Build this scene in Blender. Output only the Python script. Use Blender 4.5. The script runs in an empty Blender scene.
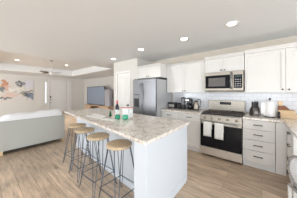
import bpy, bmesh, math, random
from mathutils import Vector, Matrix
C = bpy.context.scene.collection
random.seed(4)
PI = math.pi
# ---------------------------------------------------------------- camera, world, light, exposure
sc = bpy.context.scene
cd = bpy.data.cameras.new('camera'); cam = bpy.data.objects.new('camera', cd); C.objects.link(cam)
cam.location = (0, 0, 1.37); cam.rotation_euler = (PI/2, 0, math.radians(39.4))
cd.sensor_width = 36; cd.lens = 36*138/297; cd.shift_y = -6.5/297; cd.clip_start = .05
sc.camera = cam
w = bpy.data.worlds.new('world'); sc.world = w; w.use_nodes = True
w.node_tree.nodes['Background'].inputs[0].default_value = (.86, .93, 1, 1)
w.node_tree.nodes['Background'].inputs[1].default_value = 2.2
sc.view_settings.view_transform = 'Standard'; sc.view_settings.look = 'None'
sc.view_settings.gamma = 1; sc.view_settings.use_curve_mapping = False
sc.view_settings.exposure = -.33
def area(name, loc, rot, sx, sy, power, col):
    l = bpy.data.lights.new(name, 'AREA'); l.shape = 'RECTANGLE'; l.size = sx; l.size_y = sy
    l.energy = power; l.color = col
    o = bpy.data.objects.new(name, l); C.objects.link(o); o.location = loc; o.rotation_euler = rot
    return o
# daylight coming through the glazed doors and windows behind and beside the camera
DAY = (.915, .96, 1)
area('daylight_front', (-.3, -4.93, .95), (PI/2-.05, 0, 0), 2.6, 1.5, 92, DAY)
area('daylight_front', (-6.2, -4.9, 1.4), (PI/2+.4, 0, .35), 3.6, 2.0, 400, DAY)
area('daylight_right', (3.9, -.6, 1.2), (PI/2+.2, 0, PI/2+.0), 4.4, 1.5, 225, DAY)

sl = bpy.data.lights.new('sun', 'SUN'); sl.energy = 2.4; sl.angle = math.radians(.8); sl.color = (1, .97, .93)
so = bpy.data.objects.new('sun', sl); C.objects.link(so); so.location = (0, -9, 5)
so.rotation_euler = Vector((-.04, 1, -.385)).to_track_quat('-Z', 'Y').to_euler()
# ---------------------------------------------------------------- helpers
class MB:
    def __init__(s): s.bm = bmesh.new()
    def _merge(s, b, M=None, smooth=False):
        if M is not None: b.transform(M)
        for f in b.faces: f.smooth = smooth
        me = bpy.data.meshes.new('tmp'); b.to_mesh(me); b.free()
        s.bm.from_mesh(me); bpy.data.meshes.remove(me)
    def box(s, x0, x1, y0, y1, z0, z1, bev=0, seg=2, M=None):
        b = bmesh.new(); bmesh.ops.create_cube(b, size=1)
        bmesh.ops.scale(b, vec=(x1-x0, y1-y0, z1-z0), verts=b.verts)
        bmesh.ops.translate(b, vec=((x0+x1)/2, (y0+y1)/2, (z0+z1)/2), verts=b.verts)
        if bev: bmesh.ops.bevel(b, geom=b.edges[:], offset=bev, segments=seg, profile=.5, affect='EDGES')
        s._merge(b, M); return s
    def prism(s, pts, z0, z1, bev=0, M=None, seg=2):
        b = bmesh.new(); vs = [b.verts.new((x, y, z0)) for x, y in pts]
        f = b.faces.new(vs); r = bmesh.ops.extrude_face_region(b, geom=[f])
        bmesh.ops.translate(b, vec=(0, 0, z1-z0), verts=[v for v in r['geom'] if isinstance(v, bmesh.types.BMVert)])
        bmesh.ops.recalc_face_normals(b, faces=b.faces)
        if bev: bmesh.ops.bevel(b, geom=b.edges[:], offset=bev, segments=seg, profile=.5, affect='EDGES')
        s._merge(b, M); return s
    def lathe(s, prof, n=24, M=None, closed=True):
        b = bmesh.new(); rings = []
        for r, z in prof:
            r = max(r, 1e-4)
            rings.append([b.verts.new((r*math.cos(2*PI*i/n), r*math.sin(2*PI*i/n), z)) for i in range(n)])
        for a, c in zip(rings, rings[1:]):
            for i in range(n): b.faces.new((a[i], a[(i+1) % n], c[(i+1) % n], c[i]))
        if closed:
            b.faces.new(rings[0][::-1]); b.faces.new(rings[-1])
        bmesh.ops.recalc_face_normals(b, faces=b.faces)
        s._merge(b, M, True); return s
    def cyl(s, x, y, z0, z1, r, n=24, bev=.002):
        bev = min(bev, r*.4, (z1-z0)*.4)
        return s.lathe([(r-bev, z0), (r, z0+bev), (r, z1-bev), (r-bev, z1)], n, Matrix.Translation((x, y, 0)))
    def tube(s, pts, r, n=8, closed=False):
        pts = [Vector(p) for p in pts]; b = bmesh.new(); rings = []
        N = len(pts)
        for i, p in enumerate(pts):
            if closed: d = pts[(i+1) % N]-pts[i-1]
            else: d = pts[min(i+1, N-1)]-pts[max(i-1, 0)]
            d.normalize(); q = d.to_track_quat('Z', 'Y')
            rings.append([b.verts.new(p+q@Vector((r*math.cos(2*PI*k/n), r*math.sin(2*PI*k/n), 0))) for k in range(n)])
        prs = list(zip(rings, rings[1:]))
        if closed: prs.append((rings[-1], rings[0]))
        for a, c in prs:
            for k in range(n): b.faces.new((a[k], a[(k+1) % n], c[(k+1) % n], c[k]))
        if not closed: b.faces.new(rings[0][::-1]); b.faces.new(rings[-1])
        bmesh.ops.recalc_face_normals(b, faces=b.faces)
        s._merge(b, None, True); return s
    def grid(s, fn, nu, nv, th=0):
        b = bmesh.new(); V = [[b.verts.new(fn(i/nu, j/nv)) for j in range(nv+1)] for i in range(nu+1)]
        for i in range(nu):
            for j in range(nv): b.faces.new((V[i][j], V[i+1][j], V[i+1][j+1], V[i][j+1]))
        bmesh.ops.recalc_face_normals(b, faces=b.faces)
        if th: bmesh.ops.solidify(b, geom=b.faces[:], thickness=th)
        s._merge(b, None, True); return s
def obj(name, mb, mat, parent=None, loc=None):
    me = bpy.data.meshes.new(name); mb.bm.to_mesh(me); mb.bm.free(); me.materials.append(mat)
    o = bpy.data.objects.new(name, me); C.objects.link(o)
    if parent: o.parent = parent
    if loc: o.location = loc
    return o
def tag(o, label, cat, group=None):
    o['label'] = label; o['category'] = cat
    if group: o['group'] = group
    return o
def thing(name, label, cat, loc=(0, 0, 0), rz=0, group=None):
    o = bpy.data.objects.new(name, None); C.objects.link(o); o.location = loc; o.rotation_euler = (0, 0, rz)
    o.empty_display_size = .1
    return tag(o, label, cat, group)
def struct(name, mb, mat, parent=None):
    o = obj(name, mb, mat, parent)
    if not parent: o['kind'] = 'structure'
    return o
def dup(root, loc, rz=0, label=None):
    def cp(o, par):
        c = o.copy(); C.objects.link(c); c.parent = par
        for ch in list(o.children):
            cp(ch, c)
        return c
    r = cp(root, None); r.location = loc; r.rotation_euler = (0, 0, rz)
    if label: r['label'] = label
    return r

# ---------------------------------------------------------------- materials
def mat(name, col, rough=.5, metal=0, bump=0, bscale=40, vary=0, vscale=8, trans=0, emit=0, coat=0, stretch=None):
    m = bpy.data.materials.new(name); m.use_nodes = True; nt = m.node_tree; N = nt.nodes; L = nt.links
    p = N['Principled BSDF']; p.inputs['Base Color'].default_value = (*col, 1)
    p.inputs['Roughness'].default_value = rough; p.inputs['Metallic'].default_value = metal
    p.inputs['Transmission Weight'].default_value = trans; p.inputs['Coat Weight'].default_value = coat
    if emit:
        p.inputs['Emission Color'].default_value = (*col, 1); p.inputs['Emission Strength'].default_value = emit
    tc = N.new('ShaderNodeTexCoord'); mp = N.new('ShaderNodeMapping'); L.new(tc.outputs['Object'], mp.inputs[0])
    if stretch: mp.inputs['Scale'].default_value = stretch
    if vary:
        n = N.new('ShaderNodeTexNoise'); n.inputs['Scale'].default_value = vscale; n.inputs['Detail'].default_value = 5
        L.new(mp.outputs[0], n.inputs['Vector'])
        r = N.new('ShaderNodeMix'); r.data_type = 'RGBA'
        L.new(n.outputs[0], r.inputs[0])
        r.inputs[6].default_value = (*[c*(1-vary) for c in col], 1); r.inputs[7].default_value = (*[min(1, c*(1+vary)) for c in col], 1)
        L.new(r.outputs[2], p.inputs['Base Color'])
    if bump:
        n = N.new('ShaderNodeTexNoise'); n.inputs['Scale'].default_value = bscale; n.inputs['Detail'].default_value = 4
        L.new(mp.outputs[0], n.inputs['Vector'])
        bn = N.new('ShaderNodeBump'); bn.inputs['Strength'].default_value = bump; bn.inputs['Distance'].default_value = .01
        L.new(n.outputs[0], bn.inputs['Height']); L.new(bn.outputs[0], p.inputs['Normal'])
    return m
def ramp(N, stops):
    r = N.new('ShaderNodeValToRGB'); e = r.color_ramp.elements
    while len(e) < len(stops): e.new(.5)
    for k, (q, c) in enumerate(stops): e[k].position = q; e[k].color = (*c, 1)
    return r
def granite():
    m = bpy.data.materials.new('granite'); m.use_nodes = True; nt = m.node_tree; N = nt.nodes; L = nt.links
    p = N['Principled BSDF']; p.inputs['Roughness'].default_value = .16
    tc = N.new('ShaderNodeTexCoord')
    a = N.new('ShaderNodeTexNoise'); a.inputs['Scale'].default_value = 15; a.inputs['Detail'].default_value = 8; a.inputs['Roughness'].default_value = .65
    L.new(tc.outputs['Object'], a.inputs['Vector'])
    ra = ramp(N, [(.32, (.50, .41, .34)), (.43, (.72, .63, .55)), (.52, (.86, .81, .75)), (.7, (.90, .88, .85))])
    L.new(a.outputs[0], ra.inputs[0])
    b = N.new('ShaderNodeTexNoise'); b.inputs['Scale'].default_value = 55; b.inputs['Detail'].default_value = 4
    L.new(tc.outputs['Object'], b.inputs['Vector'])
    rb = ramp(N, [(.36, (.25, .24, .25)), (.45, (1, 1, 1)), (.6, (1, 1, 1)), (.68, (1.0, 1, 1))])
    L.new(b.outputs[0], rb.inputs[0])
    mx = N.new('ShaderNodeMix'); mx.data_type = 'RGBA'; mx.blend_type = 'MULTIPLY'; mx.inputs[0].default_value = .8
    L.new(ra.outputs[0], mx.inputs[6]); L.new(rb.outputs[0], mx.inputs[7]); L.new(mx.outputs[2], p.inputs['Base Color'])
    return m
def planks():
    m = bpy.data.materials.new('floor_planks'); m.use_nodes = True; nt = m.node_tree; N = nt.nodes; L = nt.links
    p = N['Principled BSDF']; p.inputs['Roughness'].default_value = .34
    tc = N.new('ShaderNodeTexCoord')
    br = N.new('ShaderNodeTexBrick'); br.offset = .37; br.inputs['Scale'].default_value = 1
    br.inputs['Brick Width'].default_value = 1.2; br.inputs['Row Height'].default_value = .18
    br.inputs['Mortar Size'].default_value = .0022; br.inputs['Bias'].default_value = 0
    br.inputs['Color1'].default_value = (.49, .372, .275, 1); br.inputs['Color2'].default_value = (.61, .475, .355, 1)
    br.inputs['Mortar'].default_value = (.24, .18, .13, 1)
    L.new(tc.outputs['Object'], br.inputs['Vector'])
    mp = N.new('ShaderNodeMapping'); mp.inputs['Scale'].default_value = (1.2, 9, 1); L.new(tc.outputs['Object'], mp.inputs[0])
    n = N.new('ShaderNodeTexNoise'); n.inputs['Scale'].default_value = 2.2; n.inputs['Detail'].default_value = 8; n.inputs['Roughness'].default_value = .65
    L.new(mp.outputs[0], n.inputs['Vector'])
    r = ramp(N, [(.3, (.46, .45, .45)), (.45, (.85, .85, .85)), (.68, (1.25, 1.24, 1.22))]); L.new(n.outputs[0], r.inputs[0])
    mx = N.new('ShaderNodeMix'); mx.data_type = 'RGBA'; mx.blend_type = 'MULTIPLY'; mx.inputs[0].default_value = 1
    L.new(br.outputs[0], mx.inputs[6]); L.new(r.outputs[0], mx.inputs[7]); L.new(mx.outputs[2], p.inputs['Base Color'])
    return m
def tiles():
    m = bpy.data.materials.new('backsplash_tile'); m.use_nodes = True; nt = m.node_tree; N = nt.nodes; L = nt.links
    p = N['Principled BSDF']; p.inputs['Roughness'].default_value = .2
    tc = N.new('ShaderNodeTexCoord'); sp = N.new('ShaderNodeSeparateXYZ'); cb = N.new('ShaderNodeCombineXYZ')
    L.new(tc.outputs['Object'], sp.inputs[0]); L.new(sp.outputs[0], cb.inputs[0]); L.new(sp.outputs[2], cb.inputs[1])
    br = N.new('ShaderNodeTexBrick'); br.inputs['Scale'].default_value = 1
    br.inputs['Brick Width'].default_value = .15; br.inputs['Row Height'].default_value = .075; br.inputs['Mortar Size'].default_value = .0025
    br.inputs['Color1'].default_value = (.84, .87, .91, 1); br.inputs['Color2'].default_value = (.88, .90, .93, 1); br.inputs['Mortar'].default_value = (.62, .63, .65, 1)
    L.new(cb.outputs[0], br.inputs['Vector']); L.new(br.outputs[0], p.inputs['Base Color'])
    return m
def painting_mat():
    m = bpy.data.materials.new('abstract_paint'); m.use_nodes = True; nt = m.node_tree; N = nt.nodes; L = nt.links
    p = N['Principled BSDF']; p.inputs['Roughness'].default_value = .7
    tc = N.new('ShaderNodeTexCoord')
    n = N.new('ShaderNodeTexNoise'); n.inputs['Scale'].default_value = 5; n.inputs['Detail'].default_value = 5
    L.new(tc.outputs['Object'], n.inputs['Vector'])
    sb = N.new('ShaderNodeVectorMath'); sb.operation = 'SUBTRACT'; sb.inputs[1].default_value = (.5, .5, .5); L.new(n.outputs['Color'], sb.inputs[0])
    sl = N.new('ShaderNodeVectorMath'); sl.operation = 'SCALE'; sl.inputs['Scale'].default_value = .75; L.new(sb.outputs[0], sl.inputs[0])
    ad = N.new('ShaderNodeVectorMath'); L.new(tc.outputs['Object'], ad.inputs[0]); L.new(sl.outputs[0], ad.inputs[1])
    cur = None
    for y, z, ry, rz, col in STROKES:
        mp = N.new('ShaderNodeMapping'); mp.vector_type = 'TEXTURE'; mp.inputs['Location'].default_value = (0, y, z); mp.inputs['Scale'].default_value = (1000, ry, rz)
        L.new(ad.outputs[0], mp.inputs[0])
        ln = N.new('ShaderNodeVectorMath'); ln.operation = 'LENGTH'; L.new(mp.outputs[0], ln.inputs[0])
        mr = N.new('ShaderNodeMapRange'); mr.inputs[1].default_value = .8; mr.inputs[2].default_value = 1.15; mr.inputs[3].default_value = .95; mr.inputs[4].default_value = 0
        L.new(ln.outputs['Value'], mr.inputs[0])
        mx = N.new('ShaderNodeMix'); mx.data_type = 'RGBA'; L.new(mr.outputs[0], mx.inputs[0]); mx.inputs[7].default_value = (*col, 1)
        if cur is None: mx.inputs[6].default_value = (.76, .72, .68, 1)
        else: L.new(cur, mx.inputs[6])
        cur = mx.outputs[2]
    L.new(cur, p.inputs['Base Color'])
    return m
STROKES = [(0.84, 1.10, 0.12, 0.32, (0.62, 0.3, 0.17)),
    (0.96, 0.77, 0.20, 0.12, (0.72, 0.5, 0.4)),
    (1.13, 0.36, 0.35, 0.14, (0.78, 0.6, 0.52)),
    (1.51, 1.05, 0.26, 0.12, (0.13, 0.14, 0.15)),
    (1.69, 0.91, 0.12, 0.16, (0.2, 0.22, 0.24)),
    (1.56, 0.84, 0.20, 0.10, (0.8, 0.76, 0.66)),
    (1.88, 0.35, 0.32, 0.12, (0.1, 0.13, 0.18)),
    (1.83, 0.57, 0.38, 0.06, (0.28, 0.28, 0.27)),
    (1.60, 0.45, 0.20, 0.06, (0.35, 0.32, 0.18)),
    (2.02, 0.23, 0.20, 0.12, (0.25, 0.3, 0.38)),
    (0.73, 0.17, 0.45, 0.06, (0.14, 0.14, 0.15)),
    (0.73, 0.71, 0.10, 0.15, (0.2, 0.22, 0.24)),
    (0.96, 0.20, 0.30, 0.06, (0.2, 0.19, 0.18)),
    (1.98, 1.04, 0.35, 0.25, (0.74, 0.74, 0.8)),
    (1.25, 0.66, 0.25, 0.12, (0.86, 0.84, 0.78))]
M_wall = mat('wall_paint', (.76, .735, .69), .85, bump=.05, bscale=120)
M_wallk = mat('kitchen_wall_paint', (.70, .63, .54), .85, bump=.05, bscale=120)
M_ceil = mat('ceiling_paint', (.84, .86, .87), .9, bump=.12, bscale=60)
M_trim = mat('trim_paint', (.84, .83, .81), .45)
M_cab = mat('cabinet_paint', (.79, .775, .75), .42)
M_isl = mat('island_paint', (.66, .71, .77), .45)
M_floor = planks(); M_gran = granite(); M_tile = tiles()
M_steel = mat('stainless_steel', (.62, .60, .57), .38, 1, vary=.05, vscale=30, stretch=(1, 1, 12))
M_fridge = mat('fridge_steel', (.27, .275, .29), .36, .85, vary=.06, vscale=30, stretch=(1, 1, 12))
M_drawer = mat('satin_steel', (.62, .56, .49), .5, .7)
M_fside = mat('fridge_side', (.55, .56, .58), .45, .25)
M_steelw = mat('warm_steel', (.41, .375, .325), .42, 1)
M_blackg = mat('black_glass', (.012, .012, .014), .06)
M_blackg.node_tree.nodes['Principled BSDF'].inputs['IOR'].default_value = 1.25
M_tv = mat('screen_reflection_tint', (.42, .50, .64), .3, .8)  # bluish metallic colour stands in for daylight reflected in the dark screen
M_black = mat('black_plastic', (.018, .018, .02), .35)
M_iron = mat('cast_iron', (.07, .058, .05), .5)
M_bronze = mat('dark_bronze', (.07, .06, .055), .35, .8)
M_legm = mat('gunmetal', (.10, .12, .15), .4, .7)
M_seat = mat('seat_wood', (.58, .45, .30), .5, vary=.35, vscale=6, stretch=(1, 8, 1))
M_wood = mat('light_wood', (.74, .55, .34), .5, vary=.18, vscale=8, stretch=(1, 1, 7))
M_dwood = mat('dark_wood', (.25, .10, .045), .45, vary=.2)
M_blade = mat('blade_wood', (.13, .085, .06), .6)
M_block = mat('block_wood', (.06, .045, .035), .4)
M_cons = mat('console_wood', (.58, .41, .28), .55, vary=.25, vscale=5, stretch=(1, 1, 7))
M_sofa = mat('sofa_fabric', (.52, .53, .50), .95, bump=.4, bscale=260, vary=.06, vscale=60)
M_throw = mat('white_throw', (.86, .87, .89), .95, bump=.4, bscale=90)
M_towel = mat('towel_cloth', (.84, .84, .81), .95, bump=.4, bscale=200, vary=.08, vscale=50)
M_paper = mat('white_paper', (.88, .88, .87), .8)
M_white = mat('white_plastic', (.85, .85, .85), .4)
M_glass = mat('clear_glass', (.95, .97, .97), .03, trans=1)
M_glass.node_tree.nodes['Principled BSDF'].inputs['IOR'].default_value = 1.08
M_pane = bpy.data.materials.new('window_pane_glass'); M_pane.use_nodes = True
_n = M_pane.node_tree.nodes; _l = M_pane.node_tree.links; _n.remove(_n['Principled BSDF'])
_t = _n.new('ShaderNodeBsdfTransparent'); _g = _n.new('ShaderNodeBsdfGlossy'); _g.inputs['Roughness'].default_value = .02
_x = _n.new('ShaderNodeMixShader'); _x.inputs[0].default_value = .06
_l.new(_t.outputs[0], _x.inputs[1]); _l.new(_g.outputs[0], _x.inputs[2]); _l.new(_x.outputs[0], _n['Material Output'].inputs[0])
M_green = mat('green_glaze', (.015, .30, .17), .25)
M_mint = mat('mint_glaze', (.08, .48, .30), .25)
M_tree = mat('tree_green', (.01, .16, .07), .7, bump=.8, bscale=120)
M_red = mat('red_paint', (.62, .05, .05), .45)
M_bottle = mat('bottle_glass', (.02, .02, .03), .08)
M_lamp = mat('lamp_glow', (1, .93, .82), .5, emit=9)
M_grey = mat('grey_fabric', (.42, .42, .45), .9, bump=.2, bscale=200)
M_taupe = mat('taupe_frame', (.36, .33, .31), .5, vary=.1)
M_mesh = mat('window_mesh', (.13, .12, .115), .5)
M_disp = mat('display', (.01, .01, .012), .1)
M_paint = painting_mat()

# ---------------------------------------------------------------- setting
H = 2.44; TH = 2.77
XL, YT, YK, XR, YF = -11.3, 5.44, 3.77, 4.0, -5.0
struct('floor', MB().box(XL-.1, XR+.1, YF-.1, YT+.1, -.1, 0), M_floor)
tx0, tx1, ty0, ty1 = -9.5, -5.2, -.1, 3.8
m = MB()
m.box(tx1, XR+.1, YF-.1, YT+.1, H, H+.06); m.box(XL-.1, tx0, YF-.1, YT+.1, H, H+.06)
m.box(tx0, tx1, ty1, YT+.1, H, H+.06); m.box(tx0, tx1, YF-.1, ty0, H, H+.06)
m.box(tx0-.05, tx1+.05, ty0-.05, ty1+.05, TH, TH+.06)
struct('ceiling', m, M_ceil)
m = MB()
m.box(tx0-.05, tx0, ty0-.05, ty1+.05, H+.06, TH); m.box(tx1, tx1+.05, ty0-.05, ty1+.05, H+.06, TH)
m.box(tx0, tx1, ty0-.05, ty0, H+.06, TH); m.box(tx0, tx1, ty1, ty1+.05, H+.06, TH)
struct('trim_1', m, M_ceil)
def wall_holes(axis, c0, c1, a0, a1, holes, z1=H):
    """wall slab between c0..c1 on its thin axis, spanning a0..a1; holes = (a0,a1,z0,z1)"""
    m = MB(); cur = a0
    def bx(p, q, z, zz):
        if q-p < 1e-4 or zz-z < 1e-4: return
        if axis == 'x': m.box(c0, c1, p, q, z, zz)
        else: m.box(p, q, c0, c1, z, zz)
    for h0, h1, z0, zz1 in sorted(holes):
        bx(cur, h0, 0, z1); bx(h0, h1, 0, z0); bx(h0, h1, zz1, z1); cur = h1
    bx(cur, a1, 0, z1); return m
DOORH = 2.20
struct('wall_left', wall_holes('x', XL-.1, XL, YF-.1, YT+.1, [(2.73, 2.89, .60, 2.12), (3.0, 3.98, 0, DOORH)]), M_wall)
struct('wall_back', MB().box(-3.0, XR+.1, YK, YK+.1, 0, H), M_wallk)
struct('wall_far', MB().box(XL, -3.9, YT, YT+.1, 0, H), M_wall)
PX0, PX1, PY = -4.19, -3.0, 3.10
m = wall_holes('y', PY, PY+.11, PX0, PX1, [(-3.98, -3.36, 0, 2.04)])
m.box(PX1-.11, PX1, PY+.11, YK+.1, 0, H); m.box(PX0, PX0+.11, PY+.11, YT, 0, H)
struct('wall_pantry', m, M_wall)
struct('wall_right', wall_holes('x', XR, XR+.1, YF-.1, YK+.1, [(-2.8, 1.6, .4, 2.35)]), M_wall)
struct('wall_front', wall_holes('y', YF-.1, YF, XL-.1, XR+.1, [(-8.1, -4.3, .35, 2.4), (-2.7, 1.5, .1, 2.4)]), M_wall)
# glazing of the windows out of view
def window(name, axis, c, a0, a1, z0, z1, n=2):
    e = bpy.data.objects.new(name, None); C.objects.link(e); e['kind'] = 'structure'
    m = MB(); t = .05
    def bx(mm, p, q, z, zz, d=.03):
        if axis == 'x': mm.box(c-d, c+d, p, q, z, zz)
        else: mm.box(p, q, c-d, c+d, z, zz)
    bx(m, a0, a0+t, z0, z1); bx(m, a1-t, a1, z0, z1); bx(m, a0+t, a1-t, z0, z0+t); bx(m, a0+t, a1-t, z1-t, z1)
    for k in range(1, n):
        x = a0+(a1-a0)*k/n; bx(m, x-t/2, x+t/2, z0+t, z1-t)
    obj('window_frame', m, M_trim, e)
    g = MB(); bx(g, a0+t, a1-t, z0+t, z1-t, .004); obj('window_glass', g, M_pane, e)
window('window_1', 'y', YF-.06, -2.7, 1.5, .1, 2.4, 4)
window('window_2', 'y', YF-.06, -8.1, -4.3, .35, 2.4, 4)
window('window_3', 'x', XR+.06, -2.8, 1.6, .4, 2.35, 4)
# entry door, sidelight, casing
def casing(name, axis, c, a0, a1, z1, w=.07, d=.018, sgn=1):
    m = MB(); lo, hi = (c, c+d*sgn) if sgn > 0 else (c+d*sgn, c)
    def bx(p, q, z, zz):
        if axis == 'x': m.box(lo, hi, p, q, z, zz, .003)
        else: m.box(p, q, lo, hi, z, zz, .003)
    bx(a0-w, a0, 0, z1+w); bx(a1, a1+w, 0, z1+w); bx(a0, a1, z1, z1+w)
    return struct(name, m, M_trim)
casing('trim_2', 'x', XL, 3.0, 3.98, DOORH, .06)
def panel_door(name, W, Hh, loc, rz, panels):
    """door leaf in local coordinates: x 0..W, front face at y=0 looking to -y"""
    e = bpy.data.objects.new(name, None); C.objects.link(e); e.location = loc; e.rotation_euler = (0, 0, rz); e['kind'] = 'structure'
    m = MB(); m.box(0, W, .012, .04, .005, Hh)
    xs = sorted({p for q in panels for p in q[:2]}|{0, W}); 
    # rails and stiles standing proud of the panels
    cols = sorted({(p[0], p[1]) for p in panels}); prev = 0
    for a, b in cols:
        m.box(prev, a, 0, .012, .005, Hh, .002); prev = b
    m.box(prev, W, 0, .012, .005, Hh, .002)
    for a, b in cols:
        z = .005
        for p in sorted([q for q in panels if q[0] == a], key=lambda q: q[2]):
            m.box(a, b, 0, .012, z, p[2], .002); m.box(a+.04, b-.04, .004, .012, p[2]+.04, p[3]-.04, .003); z = p[3]
        m.box(a, b, 0, .012, z, Hh, .002)
    obj('door_leaf', m, M_trim, e); return e
d = panel_door('door_1', .97, DOORH-.005, (XL-.02, 3.975, 0), -PI/2, [(.13, .44, .2, .9), (.53, .84, .2, .9), (.13, .44, 1.05, 2.05), (.53, .84, 1.05, 2.05)])
d.rotation_euler = (0, 0, PI/2); d.location = (XL-.02, 3.005, 0)
m = MB(); m.box(.04, .115, -.02, .002, 1.0, 1.12, .006); obj('keypad_lock', m, M_bronze, d)
m = MB(); m.lathe([(.032, 0), (.032, .012), (.014, .02), (.014, .04), (.03, .05), (.03, .07), (.01, .078)], 16, Matrix.Translation((.078, 0, .86))@Matrix.Rotation(PI/2, 4, 'X')); obj('door_knob', m, M_bronze, d)
m = MB(); m.lathe([(.03, 0), (.03, .02), (.01, .026)], 16, Matrix.Translation((.078, 0, .66))@Matrix.Rotation(PI/2, 4, 'X')); obj('door_lock', m, M_bronze, d)
window('window_4', 'x', XL-.04, 2.73, 2.89, .60, 2.12, 1)
# closet door leaf beside the entry
casing('trim_3', 'x', XL, 4.19, 4.42, DOORH, .05)
d = panel_door('door_2', .23, DOORH-.005, (XL+.006, 4.19, 0), PI/2, [(.06, .17, .2, .9), (.06, .17, 1.05, 2.05)])
d.location = (XL+.042, 4.19, 0)
# pantry door
casing('trim_4', 'y', PY, -3.98, -3.36, 2.04, .065, sgn=-1)
d = panel_door('door_3', .61, 2.035, (-3.975, PY+.015, 0), 0, [(.11, .50, .2, .85), (.11, .50, 1.0, 1.92)])
m = MB(); m.lathe([(.028, 0), (.028, .01), (.012, .018), (.012, .035), (.026, .045), (.026, .06), (.01, .068)], 16, Matrix.Translation((.555, 0, .95))@Matrix.Rotation(PI/2, 4, 'X')); obj('door_knob', m, M_bronze, d)
struct('baseboard_left', MB().box(XL, XL+.015, YF, 2.9, 0, .1, .003), M_trim)
struct('baseboard_far', MB().box(XL+.02, PX0, YT-.015, YT, 0, .1, .003), M_trim)
# backsplash tiles
struct('trim_5', MB().box(-2.12, 1.6, YK-.008, YK, .93, 1.37), M_tile)
# outside ground beyond the windows

# ---------------------------------------------------------------- recessed ceiling lights
def downlight(x, y, z, label, power):
    t = thing('recessed_light', label, 'ceiling light', (x, y, z), 0, 'recessed lights')
    obj('trim_ring', MB().lathe([(.062, -.002), (.085, -.008), (.098, 0), (.062, 0)], 28, closed=False), M_white, t)
    obj('lamp_lens', MB().cyl(0, 0, -.006, -.001, .063), M_lamp, t)
    l = bpy.data.lights.new('downlight_bulb', 'AREA'); l.shape = 'DISK'; l.size = .11; l.energy = power; l.color = (1, .90, .77); l.spread = math.radians(115)
    o = bpy.data.objects.new('downlight_bulb', l); C.objects.link(o); o.parent = t; o.location = (0, 0, -.012)
    return t
downlight(-.36, 2.48, H, 'recessed ceiling light above the range aisle, nearest and rightmost of the row', 1.3)
downlight(-1.20, 2.58, H, 'recessed ceiling light in front of the left upper cabinets, second from the right', 1.3)
downlight(-2.32, 2.53, H, 'recessed ceiling light in front of the refrigerator', 3)
downlight(-3.65, 2.68, H, 'recessed ceiling light just in front of the pantry door wall', 1.2)
downlight(-7.75, 2.80, TH, 'recessed light in the tray ceiling to the right of the fan', 32)
downlight(-8.15, 1.0, TH, 'recessed light in the tray ceiling to the left of the fan', 32)
# fill-in row of the same lamps over the living room side, out of the frame
# ---------------------------------------------------------------- ceiling fan
t = thing('ceiling_fan', 'small white ceiling fan with dark blades hanging from the tray ceiling', 'ceiling fan', (-7.14, 1.98, TH))
obj('canopy', MB().lathe([(.02, -.07), (.06, -.05), (.075, -.0)], 20), M_steel, t)
obj('downrod', MB().cyl(0, 0, -.46, -.06, .013, 10), M_white, t)
obj('motor_housing', MB().lathe([(.03, -.45), (.08, -.47), (.10, -.50), (.10, -.56), (.07, -.58)], 24), M_white, t)
obj('light_bowl', MB().lathe([(.01, -.63), (.05, -.62), (.07, -.60), (.07, -.58)], 20), M_white, t)
for k in range(4):
    a = math.radians(25+90*k)
    b = MB().box(.12, .50, -.06, .065, -.004, .004, .003, M=Matrix.Rotation(a, 4, 'Z')@Matrix.Translation((0, 0, -.53))@Matrix.Rotation(.2, 4, 'X'))
    obj('fan_blade', b, M_blade, t)

# ---------------------------------------------------------------- painting
t = thing('painting', 'large abstract painting in pale, peach, orange and dark grey on the far wall', 'painting', (XL, .0, .86))
obj('canvas', MB().box(0.001, .035, -.9, 2.14, 0, 1.25, .004), M_paint, t)
# ---------------------------------------------------------------- living room: sofa
SX = -4.35
t = thing('sofa', 'grey-beige fabric sofa seen from behind beside the kitchen island', 'sofa', (SX, .5, 0))
obj('back_panel', MB().box(-.20, 0, -1.0, 1.03, .075, .735, .02, 3), M_sofa, t)
obj('base', MB().box(-.92, -.20, -.98, 1.01, .09, .28, .015), M_sofa, t)
for y0, y1 in ((-1.0, -.82), (.85, 1.03)):
    obj('arm', MB().box(-.95, -.2, y0, y1, .075, .60, .03, 3), M_sofa, t)
for y0, y1 in ((-.81, .015), (.02, .845)):
    obj('seat_cushion', MB().box(-.90, -.22, y0, y1, .28, .45, .04, 4), M_sofa, t)
obj('back_cushion', MB().box(-.40, -.205, -.81, .845, .45, .735, .03, 4), M_sofa, t)
obj('gap_shade', MB().box(-.9, -.02, -.95, .98, .06, .092), M_black, t)  # black slab standing in for the dark shade beneath the sofa
for x, y in ((-.03, -.22), (-.05, .985), (-.88, -.94), (-.88, .96)):
    obj('leg', MB().prism([(x-.03, y-.03), (x+.03, y-.03), (x+.03, y+.03), (x-.03, y+.03)], 0, .09, .004), M_wood, t)
def throw(u, v):
    y = -.30+1.30*u
    k = max(0, min(1, u/.22, (1-u)/.05)); k = math.sin(k*PI/2)
    h = (.135+.012*math.sin(9*u+1)+.008*math.sin(23*u))*k+.012
    a = PI*v
    x = -.15+.165*math.cos(a)*(.35+.65*k)+.0; z = h*math.sin(a)**.55 if 0 < v < 1 else 0
    return (x, y, z+.737)
o = obj('throw_blanket', MB().grid(throw, 44, 14, 0).box(-.28, -.02, -.28, .97, .737, .742), M_throw, None, (SX, .5, .0)); tag(o, 'white throw blanket draped along the top of the sofa back', 'blanket')
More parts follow.
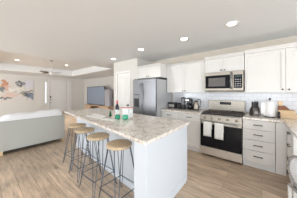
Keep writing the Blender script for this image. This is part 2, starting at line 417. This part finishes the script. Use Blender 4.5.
# ---------------------------------------------------------------- media console and television
t = thing('media_console', 'brown wooden media console with an open shelf under the television', 'tv console', (-8.45, 4.98, 0))
m = MB(); m.box(-1.45, 1.45, -.22, .22, .485, .53, .004); m.box(-1.45, 1.45, -.22, .22, .04, .08, .003)
for x in (-1.45, -.62, .42, 1.42): m.box(x, x+.03, -.21, .22, .08, .485, .002)
obj('carcass', m, M_cons, t)
obj('back_board', MB().box(-1.42, 1.42, .205, .218, .08, .485), M_dwood, t)
obj('cabinet_door', MB().box(-1.415, -.625, -.222, -.205, .085, .48, .004), M_cons, t)
obj('cabinet_door', MB().box(.455, 1.415, -.222, -.205, .085, .48, .004), M_cons, t)
for x in (-1.40, 1.36):
    for y in (-.18, .16): obj('leg', MB().box(x, x+.04, y, y+.04, 0, .04, .003), M_black, t)
o = obj('media_box', MB().box(-.15, .2, -.1, .1, 0, .26, .01), M_black, None, (-8.85, 4.87, .081)); tag(o, 'small black box on the open shelf of the media console', 'media box')
t = thing('television', 'large flat television with black frame standing on the wooden console', 'television', (-8.76, 4.98, .531))
obj('bezel', MB().box(-1.13, 1.13, -.03, .02, .02, 1.235, .006), M_black, t)
obj('screen', MB().box(-1.06, 1.10, -.034, -.029, .045, 1.21), M_tv, t)
for x in (-.7, .7): obj('stand_foot', MB().box(x-.03, x+.03, -.15, .13, 0, .03, .006), M_black, t)
o = obj('cuboid', MB().box(-.26, .26, -.08, .12, 0, 1.03, .012), M_grey, None, (-7.32, 4.99, .531))  # plain upright grey box with a thin front sheet, of unknown use
tag(o, 'upright grey cuboid on the wooden console, right of the television', 'cuboid')
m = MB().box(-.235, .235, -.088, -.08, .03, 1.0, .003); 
g = obj('cuboid_front', m, M_grey, o)
# ---------------------------------------------------------------- cabinets
def shaker(m, x0, x1, z0, z1, y, t=.019, fr=.055):
    """recessed-panel front; outer face at y (looking -y)"""
    m.box(x0, x0+fr, y, y+t, z0, z1, .0015); m.box(x1-fr, x1, y, y+t, z0, z1, .0015)
    m.box(x0+fr, x1-fr, y, y+t, z1-fr, z1, .0015); m.box(x0+fr, x1-fr, y, y+t, z0, z0+fr, .0015)
    m.box(x0+fr-.002, x1-fr+.002, y+.012, y+t, z0+fr-.002, z1-fr+.002)
def knob(x, z, y, parent):
    m = MB().lathe([(.006, 0), (.005, .012), (.013, .018), (.014, .024), (.008, .029)], 14, Matrix.Translation((x, y, z))@Matrix.Rotation(PI/2, 4, 'X'))
    return obj('knob', m, M_bronze, parent)
def pull(x, z, y, parent, L=.13):
    m = MB(); m.tube([(x-L/2, y-.028, z), (x+L/2, y-.028, z)], .0065, 8)
    for s in (-1, 1): m.tube([(x+s*L*.38, y, z), (x+s*L*.38, y-.028, z)], .0055, 8)
    return obj('handle', m, M_bronze, parent)
def upper(name, label, x0, x1, z0, z1, yf, doors, knobs, crown=.07, group=None, yb=YK-.002):
    W = x1-x0; D = yb-yf
    t = thing(name, label, 'cabinet', (x0, yf, z0), 0, group)
    obj('body', MB().box(.001, W-.001, .02, D, 0, z1-z0, .001), M_cab, t)
    for i, (a, b) in enumerate(doors):
        m = MB(); shaker(m, a-x0+.002, b-x0-.002, .004, z1-z0-.003, 0)
        dd = obj('door', m, M_cab, t)
        for k in knobs[i]: knob(k[0]-x0, k[1]-z0, 0, dd)
    if crown:
        m = MB(); h = z1-z0
        prof = [(.02, h), (0, h), (-.012, h+.012), (-.018, h+crown*.45), (-.04, h+crown*.8), (-.045, h+crown), (.02, h+crown)]
        # front run
        m.prism([(p[1], p[0]) for p in prof], .001, W-.001, M=Matrix(((0, 0, 1, 0), (0, 1, 0, 0), (1, 0, 0, 0), (0, 0, 0, 1))))
        obj('crown', m, M_cab, t)
        m = MB().box(.001, W-.001, .02, D, z1-z0, z1-z0+crown, .001); obj('crown_cap', m, M_cab, t)
    return t
upper('upper_cabinet', 'white deep wall cabinet over the refrigerator', -2.995, -2.125, 1.795, 2.12, 3.10,
      [(-2.995, -2.56), (-2.56, -2.125)], [[(-2.60, 1.84)], [(-2.52, 1.84)]], .05)
upper('upper_cabinet', 'white two-door wall cabinet between the refrigerator and the microwave', -2.12, -1.058, 1.37, 2.12, 3.42,
      [(-2.12, -1.589), (-1.589, -1.058)], [[(-1.625, 1.415)], [(-1.555, 1.415)]], .035)
upper('upper_cabinet', 'short white two-door wall cabinet above the microwave', -1.053, -.277, 1.825, 2.135, 3.40,
      [(-1.053, -.665), (-.665, -.277)], [[(-.70, 1.865)], [(-.63, 1.865)]], .065)
upper('upper_cabinet', 'large white two-door wall cabinet right of the microwave', -.272, .93, 1.37, 2.15, 3.42,
      [(-.272, .325), (.325, .93)], [[(.285, 1.425)], [(.365, 1.425)]], .07)
BT = .876
def base(label, x0, x1, yf, fronts, D=.63, loc=None, rz=0):
    W = x1-x0
    t = thing('base_cabinet', label, 'cabinet', loc or (x0, yf, 0), rz)
    obj('body', MB().box(.001, W-.001, .02, D, .10, BT, .001), M_cab, t)
    obj('toe_kick', MB().box(.001, W-.001, .055, .075, 0, .10), M_trim, t)
    for kind, a, b, z0, z1, hx, hz in fronts:
        m = MB()
        if kind == 'drawer': m.box(a+.002, b-.002, 0, .019, z0+.003, z1-.003, .003)
        else: shaker(m, a+.002, b-.002, z0+.003, z1-.003, 0)
        o = obj('drawer' if kind == 'drawer' else 'door', m, M_cab, t)
        if hx is not None:
            if kind == 'drawer': pull(hx, hz, 0, o)
            else: knob(hx, hz, 0, o)
    return t
dr = lambda a, b: [('drawer', a, b, .705, .87, (a+b)/2, .79), ('drawer', a, b, .515, .705, (a+b)/2, .615), ('drawer', a, b, .325, .515, (a+b)/2, .425), ('drawer', a, b, .11, .325, (a+b)/2, .232)]
CF = 3.12
base('white base cabinet with one drawer next to the refrigerator', -2.12, -1.59, CF, [('drawer', 0, .53, .705, .87, .265, .79), ('door', 0, .53, .11, .70, .48, .64)])
base('white base cabinet with one drawer left of the range', -1.585, -1.058, CF, [('drawer', 0, .527, .705, .87, .26, .79), ('door', 0, .527, .11, .70, .05, .64)])
base('white four-drawer base cabinet right of the range', -.28, .175, CF, dr(0, .455))
t = base('white corner base cabinet with a blank front where the counter turns', .178, .31, CF, [], .62)
obj('filler_panel', MB().box(.001, .128, .002, .02, .1, .87, .001), M_cab, t)
# the return run, front looking to -x
base('white drawer base cabinet under the return counter at the right edge', 0, .60, 0, dr(0, .60), .60, (.312, 3.10, 0), -PI/2)
t = thing('upright_panel', 'narrow white end panel closing the return cabinets near the round-back chair', 'panel', (.30, 2.44, 0))
obj('board', MB().box(0, .62, 0, .045, 0, BT, .003), M_cab, t)
# countertops
def ctop(label, pts):
    o = obj('countertop', MB().prism(pts, 0, .036, .005), M_gran, None, (0, 0, BT+.001)); tag(o, label, 'countertop'); return o
ctop('granite countertop between the refrigerator and the range', [(-2.12, 3.09), (-1.058, 3.09), (-1.058, YK-.01), (-2.12, YK-.01)])
ctop('granite L-shaped countertop right of the range', [(-.28, 3.09), (.285, 3.09), (.285, 1.75), (.95, 1.75), (.95, YK-.01), (-.28, YK-.01)])
CT = BT+.038
# ---------------------------------------------------------------- refrigerator
t = thing('refrigerator', 'stainless steel side-by-side refrigerator with water dispenser', 'refrigerator', (-2.985, 2.89, 0))
FW = .85
obj('body', MB().box(.005, FW-.005, .07, .84, .02, 1.735, .006), M_fside, t)
obj('toe_grille', MB().box(.02, FW-.02, .03, .07, 0, .08, .003), M_black, t)
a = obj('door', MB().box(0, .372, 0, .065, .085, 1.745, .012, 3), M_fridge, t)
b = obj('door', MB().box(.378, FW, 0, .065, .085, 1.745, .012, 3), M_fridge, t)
for x, par in ((.345, a), (.405, b)):
    m = MB(); m.tube([(x, -.008, .52), (x, -.05, .56), (x, -.055, .9), (x, -.055, 1.3), (x, -.05, 1.58), (x, -.008, 1.62)], .013, 10)
    obj('handle', m, M_fridge, par)
m = MB().box(.06, .26, -.004, .004, .93, 1.32, .004); dp = obj('dispenser', m, M_black, a)
obj('dispenser_panel', MB().box(.07, .25, -.008, -.003, 1.20, 1.30, .002), M_fridge, dp)
obj('dispenser_tray', MB().box(.07, .25, -.02, -.003, .94, .96, .003), M_fridge, dp)
for x in (.03, FW-.09): obj('hinge_cover', MB().box(x, x+.06, .02, .09, 1.742, 1.76, .004), M_black, t)
# ---------------------------------------------------------------- range
t = thing('range', 'stainless steel gas range with black oven door and backguard', 'oven', (-1.05, 3.075, 0))
RW = .765
obj('body', MB().box(.002, RW-.002, .045, .68, .03, .895, .003), M_steel, t)
obj('drawer_front', MB().box(.003, RW-.003, .015, .045, .045, .205, .006), M_drawer, t)
od = obj('oven_door', MB().box(.003, RW-.003, .005, .045, .212, .755, .006), M_blackg, t)
obj('window_pane', MB().box(.10, RW-.10, .001, .006, .30, .62, .001), M_blackg, od)
obj('door_trim', MB().box(.003, RW-.003, .0, .006, .70, .757, .002), M_steelw, od)
m = MB(); m.tube([(.05, -.05, .735), (RW-.05, -.05, .735)], .012, 12)
for x in (.075, RW-.075): m.box(x-.012, x+.012, -.05, .006, .725, .745, .003)
obj('handle', m, M_steel, od)
cp = obj('control_panel', MB().prism([(.045, .765), (.0, .775), (.02, .885), (.09, .90), (.09, .765)], 0, RW, M=Matrix(((0, 0, 1, 0), (1, 0, 0, 0), (0, 1, 0, 0), (0, 0, 0, 1))), bev=.002), M_steelw, t)
for k in range(5):
    x = .09+.146*k
    m = MB().lathe([(.024, 0), (.024, .008), (.019, .012), (.018, .032), (.012, .035)], 18, Matrix.Translation((x, .012, .83))@Matrix.Rotation(PI/2+.15, 4, 'X'))
    obj('knob', m, M_steelw, cp)
ck = obj('cooktop', MB().box(.002, RW-.002, .05, .62, .895, .915, .004), M_black, t)
for gx in (.03, .275, .52):
    m = MB(); x0, x1, y0, y1, z = gx, gx+.215, .075, .60, .937
    for a_, b_ in (((x0, y0), (x1, y0)), ((x1, y0), (x1, y1)), ((x1, y1), (x0, y1)), ((x0, y1), (x0, y0))):
        m.tube([(*a_, z), (*b_, z)], .007, 6)
    for q in (.25, .5, .75): m.tube([(x0, y0+(y1-y0)*q, z), (x1, y0+(y1-y0)*q, z)], .006, 6)
    m.tube([((x0+x1)/2, y0, z), ((x0+x1)/2, y1, z)], .006, 6)
    for p in ((x0, y0), (x1, y0), (x0, y1), (x1, y1)): m.tube([(*p, .914), (*p, z)], .006, 6)
    obj('grate', m, M_iron, t)
for bx_, by_ in ((.14, .2), (.14, .47), (.62, .2), (.62, .47), (.385, .33)):
    obj('burner', MB().cyl(bx_, by_, .914, .928, .04), M_iron, t)
bg = obj('backguard', MB().box(.003, RW-.003, .62, .685, .895, 1.18, .006), M_steelw, t)
obj('display', MB().box(.26, .50, .614, .622, 1.08, 1.145, .002), M_disp, bg)
for k in range(4): obj('button', MB().box(.19-.03*(k % 2), .205-.03*(k % 2), .616, .622, 1.09+.025*(k//2), 1.10+.025*(k//2)), M_steel, bg)
for x in (.04, RW-.08): obj('foot', MB().cyl(x+.02, .12, 0, .03, .018), M_black, t)
# towels over the handle
def towel(x0, x1, zf, zb, label):
    path = [(.036, zb), (.034, .70), (.028, .725), (.016, .752), (0, .757), (-.016, .752), (-.028, .725), (-.032, .68), (-.034, zf)]
    pts = []
    for i in range(len(path)-1):
        for q in range(4):
            f = q/4; pts.append((path[i][0]*(1-f)+path[i+1][0]*f, path[i][1]*(1-f)+path[i+1][1]*f))
    pts.append(path[-1]); n = len(pts)-1
    def f(u, v):
        y, z = pts[int(round(v*n))]
        k = max(0, .74-z)
        return (x0+(x1-x0)*u, -.05+y*.62*(1 if y > 0 else 1)-(.03*k*abs(math.sin(u*7+x0*9)) if y < 0 else 0), z)
    o = obj('dish_towel', MB().grid(f, 16, n, .004), M_towel, None, (-1.05, 3.075, .0)); tag(o, label, 'towel'); return o
towel(.09, .25, .46, .60, 'pale dish towel on the left of the oven handle')
towel(.31, .47, .44, .58, 'pale dish towel on the middle of the oven handle')
# ---------------------------------------------------------------- microwave
t = thing('microwave', 'stainless steel over-the-range microwave with black window', 'microwave', (-1.05, 3.34, 1.405))
obj('body', MB().box(.002, RW-.002, .03, .42, 0, .418, .004), M_black, t)
dd = obj('door', MB().box(.002, .575, 0, .03, .004, .416, .005), M_steelw, t)
obj('window_pane', MB().box(.03, .535, -.005, .002, .055, .345, .002), M_blackg, dd)
obj('inner_window', MB().box(.10, .44, -.007, -.004, .10, .29, .001), M_mesh, dd)
m = MB(); m.tube([(.552, -.004, .05), (.552, -.045, .08), (.552, -.05, .2), (.552, -.045, .35), (.552, -.004, .38)], .016, 10); obj('handle', m, M_fridge, dd)
cp = obj('control_panel', MB().box(.578, RW-.002, 0, .03, .004, .416, .005), M_steelw, t)
obj('keypad', MB().box(.60, .745, -.004, .002, .06, .335, .002), M_blackg, cp)
obj('display', MB().box(.62, .73, -.006, -.002, .28, .32, .001), mat('display_green', (.04, .07, .07), .2), cp)
for r in range(4):
    for c in range(3): obj('button', MB().box(.62+.04*c, .645+.04*c, -.006, -.002, .09+.045*r, .11+.045*r, .001), M_grey, cp)
# ---------------------------------------------------------------- island
t = thing('kitchen_island', 'white kitchen island base under the large granite slab', 'kitchen island', (-.88, 1.05, 0))
def rel(pts): return [(x+.88, y-1.05) for x, y in pts]
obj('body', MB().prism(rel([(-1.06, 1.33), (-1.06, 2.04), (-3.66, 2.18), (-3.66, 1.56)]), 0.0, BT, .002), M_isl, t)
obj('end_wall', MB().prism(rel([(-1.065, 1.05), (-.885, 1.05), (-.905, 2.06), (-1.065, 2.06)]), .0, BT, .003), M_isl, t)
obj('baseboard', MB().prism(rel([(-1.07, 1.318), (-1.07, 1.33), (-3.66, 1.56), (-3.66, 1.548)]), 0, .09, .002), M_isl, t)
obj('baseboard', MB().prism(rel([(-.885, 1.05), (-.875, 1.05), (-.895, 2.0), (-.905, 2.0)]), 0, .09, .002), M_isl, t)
o = obj('countertop', MB().prism([(-.845, .965), (-.83, .985), (-.86, 2.06), (-.88, 2.075), (-3.76, 2.235), (-3.78, 2.21), (-3.76, 1.32), (-3.74, 1.305)], 0, .036, .006), M_gran, None, (0, 0, BT+.001))
tag(o, 'large speckled granite slab on top of the kitchen island', 'countertop')
# ---------------------------------------------------------------- stools
def make_stool(label):
    t = thing('bar_stool', label, 'stool', (0, 0, 0), 0, 'backless stools along the island')
    obj('seat', MB().lathe([(.13, .705), (.152, .709), (.158, .722), (.156, .738), (.145, .744), (.06, .741), (0, .74)], 36), M_seat, t)
    obj('mounting_ring', MB().lathe([(.10, .698), (.125, .698), (.125, .705), (.10, .705)], 28, closed=False), M_legm, t)
    for sx in (-1, 1):
        for sy in (-1, 1):
            m = MB(); f = .193
            m.tube([(sx*.124, sy*.064, .703), (sx*(f-.006), sy*(f-.02), .03), (sx*f, sy*(f-.008), .009), (sx*(f-.0), sy*f, .0065), (sx*(f-.008), sy*f, .009), (sx*(f-.02), sy*(f-.006), .03), (sx*.064, sy*.124, .703)], .0048, 8)
            obj('leg', m, M_legm, t)
    m = MB(); q = .168; z = .2
    P = [(-q, -q, z), (q, -q, z), (q, q, z), (-q, q, z)]
    for k in range(4): m.tube([P[k], P[(k+1) % 4]], .0055, 8)
    obj('footrest', m, M_legm, t)
    return t
st = make_stool('round wooden-seat bar stool nearest the camera, by the end wall of the island')
st.location = (-1.37, 1.095, 0)
dup(st, (-1.86, 1.10, 0), .03, 'round wooden-seat bar stool, second from the island end wall')
dup(st, (-2.34, 1.135, 0), -.04, 'round wooden-seat bar stool, third from the island end wall')
dup(st, (-2.78, 1.20, 0), .02, 'round wooden-seat bar stool farthest from the camera, nearest the sofa')
# ---------------------------------------------------------------- things on the island
def flat(label, cat, name, pts, th, mt, z=CT):
    o = obj(name, MB().prism(pts, 0, th, .0015), mt, None, (0, 0, z)); tag(o, label, cat); return o
flat('large white placemat lying flat on the island', 'placemat', 'placemat', [(-2.64, 1.30), (-2.10, 1.31), (-2.32, 1.55), (-2.80, 1.57)], .006, M_paper)
flat('small white folded card sheet on the island in front of the green cups', 'paper', 'paper_sheet', [(-2.08, 1.29), (-1.86, 1.34), (-1.86, 1.44), (-2.12, 1.40)], .008, M_paper)
t = thing('miniature_tree', 'tiny dark green cone tree ornament on the island', 'ornament', (-2.20, 1.55, CT))
obj('foliage', MB().lathe([(.012, .012), (.03, .014), (.018, .05), (.022, .05), (.012, .085), (.014, .085), (.002, .125)], 16), M_tree, t)
obj('base', MB().cyl(0, 0, 0, .013, .014), M_dwood, t)
t = thing('wine_bottle', 'dark wine bottle with red top on the island behind the green cups', 'bottle', (-2.06, 1.60, CT))
obj('glass_body', MB().lathe([(.03, 0), (.037, .006), (.037, .18), (.03, .21), (.015, .24), (.0135, .29), (.012, .292)], 24), M_bottle, t)
obj('label', MB().lathe([(.0375, .05), (.0378, .052), (.0378, .13), (.0375, .132)], 24, closed=False), M_paper, t)
obj('cap', MB().lathe([(.0145, .25), (.0155, .255), (.015, .305), (.012, .307)], 20), M_red, t)
t = thing('tabletop_sign', 'small white standing board with a red top rail behind the mint cup', 'sign', (-1.89, 1.70, CT), math.radians(32))
obj('board', MB().box(-.10, .10, -.008, .008, .01, .17, .003), M_white, t)
obj('top_rail', MB().box(-.13, .11, -.011, .011, .172, .183, .003), M_red, t)
obj('base', MB().box(-.08, .08, -.03, .03, 0, .012, .003), M_white, t)
def cup(label, x, y, mt, r=.04):
    t = thing('cup', label, 'cup', (x, y, CT), 0)
    obj('bowl', MB().lathe([(r*.8, 0), (r*.95, .004), (r, .07), (r*.94, .07), (r*.88, .012), (0, .01)], 24), mt, t)
    obj('handle', MB().tube([(r*.95*math.cos(a0)*0+r*.95+.022*math.sin(a), 0, .037+.022*math.cos(a)) for a0, a in [(0, PI*k/8) for k in range(9)]], .005, 8), mt, t)
    return t
cup('deep green cup on the island below the wine bottle', -1.92, 1.50, M_green, .045)
cup('mint green cup on the island to the right of the deep green one', -1.80, 1.57, M_mint, .048)
def wineglass(label, x, y):
    t = thing('wine_glass', label, 'glass', (x, y, CT))
    obj('bowl', MB().lathe([(.004, .075), (.03, .095), (.036, .13), (.031, .17), (.029, .17), (.034, .13), (.028, .098), (.001, .08)], 20), M_glass, t)
    obj('stem', MB().lathe([(.032, 0), (.03, .004), (.004, .01), (.0035, .076)], 20), M_glass, t)
wineglass('clear stemmed glass on the island right behind the deep green cup', -1.99, 1.53)
wineglass('clear stemmed glass on the island right behind the mint cup', -1.76, 1.65)
# ---------------------------------------------------------------- left worktop appliances
t = thing('toaster', 'black and steel toaster on the counter next to the refrigerator', 'toaster', (-2.02, 3.55, CT))
obj('body', MB().box(-.10, .13, -.08, .08, .012, .175, .025, 4), M_black, t)
obj('side_band', MB().box(-.07, .10, -.086, .086, .04, .12, .004), M_steel, t)
obj('slot', MB().box(-.06, .09, -.035, -.015, .17, .178), M_steel, t); obj('slot', MB().box(-.06, .09, .015, .035, .17, .178), M_steel, t)
obj('lever', MB().box(.13, .15, -.012, .012, .11, .125, .003), M_black, t)
for x in (-.07, .1): obj('foot', MB().box(x-.015, x+.015, -.06, .06, 0, .014, .003), M_black, t)
t = thing('canister', 'short black canister between the toaster and the blender', 'canister', (-1.80, 3.56, CT))
obj('body', MB().lathe([(.045, 0), (.05, .006), (.05, .13), (.046, .135)], 24), M_black, t)
obj('lid', MB().lathe([(.05, .135), (.052, .14), (.05, .16), (.01, .165), (.01, .178), (.004, .18)], 24), M_black, t)
t = thing('blender', 'blender with clear jug and black lid on the counter', 'blender', (-1.675, 3.55, CT), PI/2)
obj('motor_base', MB().lathe([(.07, 0), (.078, .01), (.06, .11), (.05, .125)], 24), M_black, t)
obj('jug', MB().lathe([(.045, .126), (.052, .13), (.066, .29), (.063, .29), (.049, .135), (0, .133)], 24), M_glass, t)
obj('lid', MB().lathe([(.068, .291), (.07, .296), (.066, .312), (.025, .318), (.02, .33), (.004, .332)], 24), M_black, t)
m = MB().tube([(.064, 0, .27), (.10, 0, .26), (.10, 0, .17), (.055, 0, .155)], .008, 8); obj('handle', m, M_black, t)
t = thing('coffee_maker', 'black drip coffee maker with glass carafe on the counter', 'coffee maker', (-1.52, 3.56, CT))
obj('base_plate', MB().box(-.066, .066, -.11, .10, 0, .03, .006), M_black, t)
obj('column', MB().box(-.066, .066, .03, .10, .03, .28, .008), M_black, t)
obj('brew_head', MB().box(-.068, .068, -.10, .10, .22, .30, .012), M_black, t)
obj('front_trim', MB().box(-.05, .05, -.104, -.098, .235, .27, .002), M_steel, t)
cf = obj('carafe', MB().lathe([(.04, .031), (.05, .05), (.052, .11), (.036, .17), (.034, .17), (.049, .11), (.047, .052), (0, .036)], 24, Matrix.Translation((-.0, -.045, 0))), M_glass, t)
obj('carafe_handle', MB().tube([(.045, -.06, .16), (.07, -.075, .155), (.07, -.075, .08), (.055, -.065, .07)], .008, 8), M_black, cf)
t = thing('electric_kettle', 'steel electric kettle with black curved handle left of the range', 'kettle', (-1.32, 3.56, CT))
obj('base_plate', MB().cyl(0, 0, 0, .022, .075), M_black, t)
obj('body', MB().lathe([(.07, .023), (.072, .03), (.066, .12), (.05, .21), (.046, .215)], 28), M_steelw, t)
obj('lid', MB().lathe([(.046, .216), (.044, .228), (.012, .236), (.012, .25), (.004, .255)], 20), M_black, t)
obj('handle', MB().tube([(.03, 0, .235), (.06, 0, .285), (.10, 0, .275), (.115, 0, .20), (.105, 0, .11), (.068, 0, .06)], .010, 10), M_black, t)
obj('spout', MB().tube([(-.055, 0, .12), (-.09, 0, .18), (-.105, 0, .22)], .011, 10), M_steelw, t)
t = thing('soap_dispenser', 'slim black pump bottle between the coffee maker and the kettle', 'pump bottle', (-1.425, 3.60, CT))
obj('bottle_body', MB().lathe([(.02, 0), (.024, .004), (.024, .16), (.012, .18), (.012, .19)], 18), M_black, t)
obj('pump', MB().tube([(0, 0, .188), (0, 0, .235), (0, -.01, .245), (0, -.04, .24)], .006, 8), M_black, t)
# ---------------------------------------------------------------- right worktop things
t = thing('knife_block', 'dark knife block with black-handled knives right of the range', 'knife block', (-.12, 3.48, CT), math.radians(25))
obj('block', MB().prism([(-.09, 0), (.07, 0), (.07, .10), (-.03, .19), (-.09, .15)], -.055, .055, .004, Matrix(((0, 0, 1, 0), (1, 0, 0, 0), (0, 1, 0, 0), (0, 0, 0, 1)))), M_block, t)
obj('front_plate', MB().box(-.03, .03, -.094, -.089, .04, .09, .002), M_taupe, t)
for k in range(4):
    for r in range(2):
        x = -.038+.025*k; y = -.055+.045*r; z = .165+.0*r
        obj('knife_handle', MB().box(x-.007, x+.007, y-.011, y+.011, z, z+.10+.015*((k+r) % 2), .004), M_black, t)
t = thing('paper_towel_holder', 'white paper towel roll with a loose sheet on a black stand', 'paper towels', (.115, 3.42, CT))
obj('stand', MB().cyl(0, 0, 0, .012, .085).cyl(0, 0, .01, .325, .007, 10), M_black, t)
obj('finial', MB().lathe([(.006, .318), (.018, .328), (.02, .34), (.012, .352)], 16), M_black, t)
obj('roll', MB().lathe([(.022, .014), (.076, .014), (.078, .018), (.078, .29), (.076, .294), (.022, .294)], 32, closed=False), M_paper, t)
def sheet(u, v):
    a = -PI/2-.35*0
    if u < .3:
        q = u/.3; ang = -.9-1.2*q; r = .080; return (r*math.cos(ang), r*math.sin(ang), .014+v*.28)
    q = (u-.3)/.7; p0 = (.080*math.cos(-2.1), .080*math.sin(-2.1))
    return (p0[0]-.085*q, p0[1]+.03*math.sin(q*3), .014+.04*q+v*(.28-.075*q))
obj('loose_sheet', MB().grid(sheet, 20, 4, .002), M_paper, t)
t = thing('wooden_riser', 'stepped light wooden stand in the counter corner', 'wooden stand', (.315, 3.50, CT), 0)
obj('lower_tier', MB().box(-.09, .32, -.09, .09, 0, .075, .004), M_wood, t)
obj('middle_tier', MB().box(-.088, .13, -.08, .08, .0755, .145, .004), M_wood, t)
obj('tier_edge', MB().box(-.086, .128, -.083, -.075, .14, .146, .001), M_dwood, t)
obj('dark_tier', MB().prism([(-.085, .146), (.07, .146), (.01, .215), (-.085, .215)], -.07, .07, .003, Matrix(((1, 0, 0, 0), (0, 0, 1, 0), (0, 1, 0, 0), (0, 0, 0, 1)))), M_dwood, t)
obj('top_block', MB().box(-.085, -.025, -.05, .05, .216, .30, .004), M_wood, t)
t = thing('salt_grinder', 'small black grinder between the paper towels and the wooden stand', 'grinder', (.235, 3.36, CT))
obj('body', MB().lathe([(.018, 0), (.022, .004), (.016, .05), (.018, .08), (.012, .09)], 16), M_black, t)
obj('cap', MB().lathe([(.014, .09), (.017, .10), (.012, .115), (.004, .118)], 16), M_black, t)
t = thing('red_canister', 'red lidded canister at the right edge of the counter corner', 'canister', (.60, 3.12, CT))
obj('body', MB().lathe([(.055, 0), (.06, .005), (.06, .17), (.056, .175)], 28), M_red, t)
obj('lid', MB().lathe([(.058, .176), (.06, .182), (.056, .20), (.012, .206), (.015, .225), (.004, .23)], 28), M_red, t)
t = thing('power_outlet', 'white wall outlet in the tiles above the paper towels', 'outlet', (.30, YK-.008, 1.12))
obj('cover_plate', MB().box(-.036, .036, -.006, 0, -.058, .058, .002), M_white, t)
for z in (-.025, .025): obj('socket', MB().box(-.016, .016, -.009, -.005, z-.016, z+.016, .002), M_white, t)
# ---------------------------------------------------------------- chair at the right edge
t = thing('dining_chair', 'round-back chair with taupe hoop frame at the lower right edge', 'chair', (.462, 2.14, 0), math.radians(22))
def hoop(r, rz, zc, y):
    return [(y, r*math.cos(2*PI*k/28), zc+rz*math.sin(2*PI*k/28)) for k in range(28)]
obj('back_hoop', MB().tube(hoop(.155, .15, .55, -.18), .013, 10, True), M_taupe, t)
obj('back_pad', MB().lathe([(0, -.01), (.125, -.01), (.138, 0), (.125, .01), (0, .01)], 28, Matrix.Translation((-.18, 0, .55))@Matrix.Rotation(PI/2, 4, 'Y')@Matrix.Diagonal((.96, 1, 1, 1))), M_throw, t)
obj('seat', MB().box(-.16, .19, -.19, .19, .34, .40, .025, 3), M_throw, t)
obj('seat_frame', MB().box(-.18, .185, -.18, .18, .305, .338, .008), M_taupe, t)
for s in (-1, 1):
    obj('back_post', MB().tube([(-.175, s*.10, .33), (-.18, s*.105, .445)], .014, 8), M_taupe, t)
for sx in (-1, 1):
    for sy in (-1, 1):
        obj('leg', MB().lathe([(.013, 0), (.02, .3), (.022, .31)], 12, Matrix.Translation((sx*.165, sy*.165, 0))), M_trim, t)
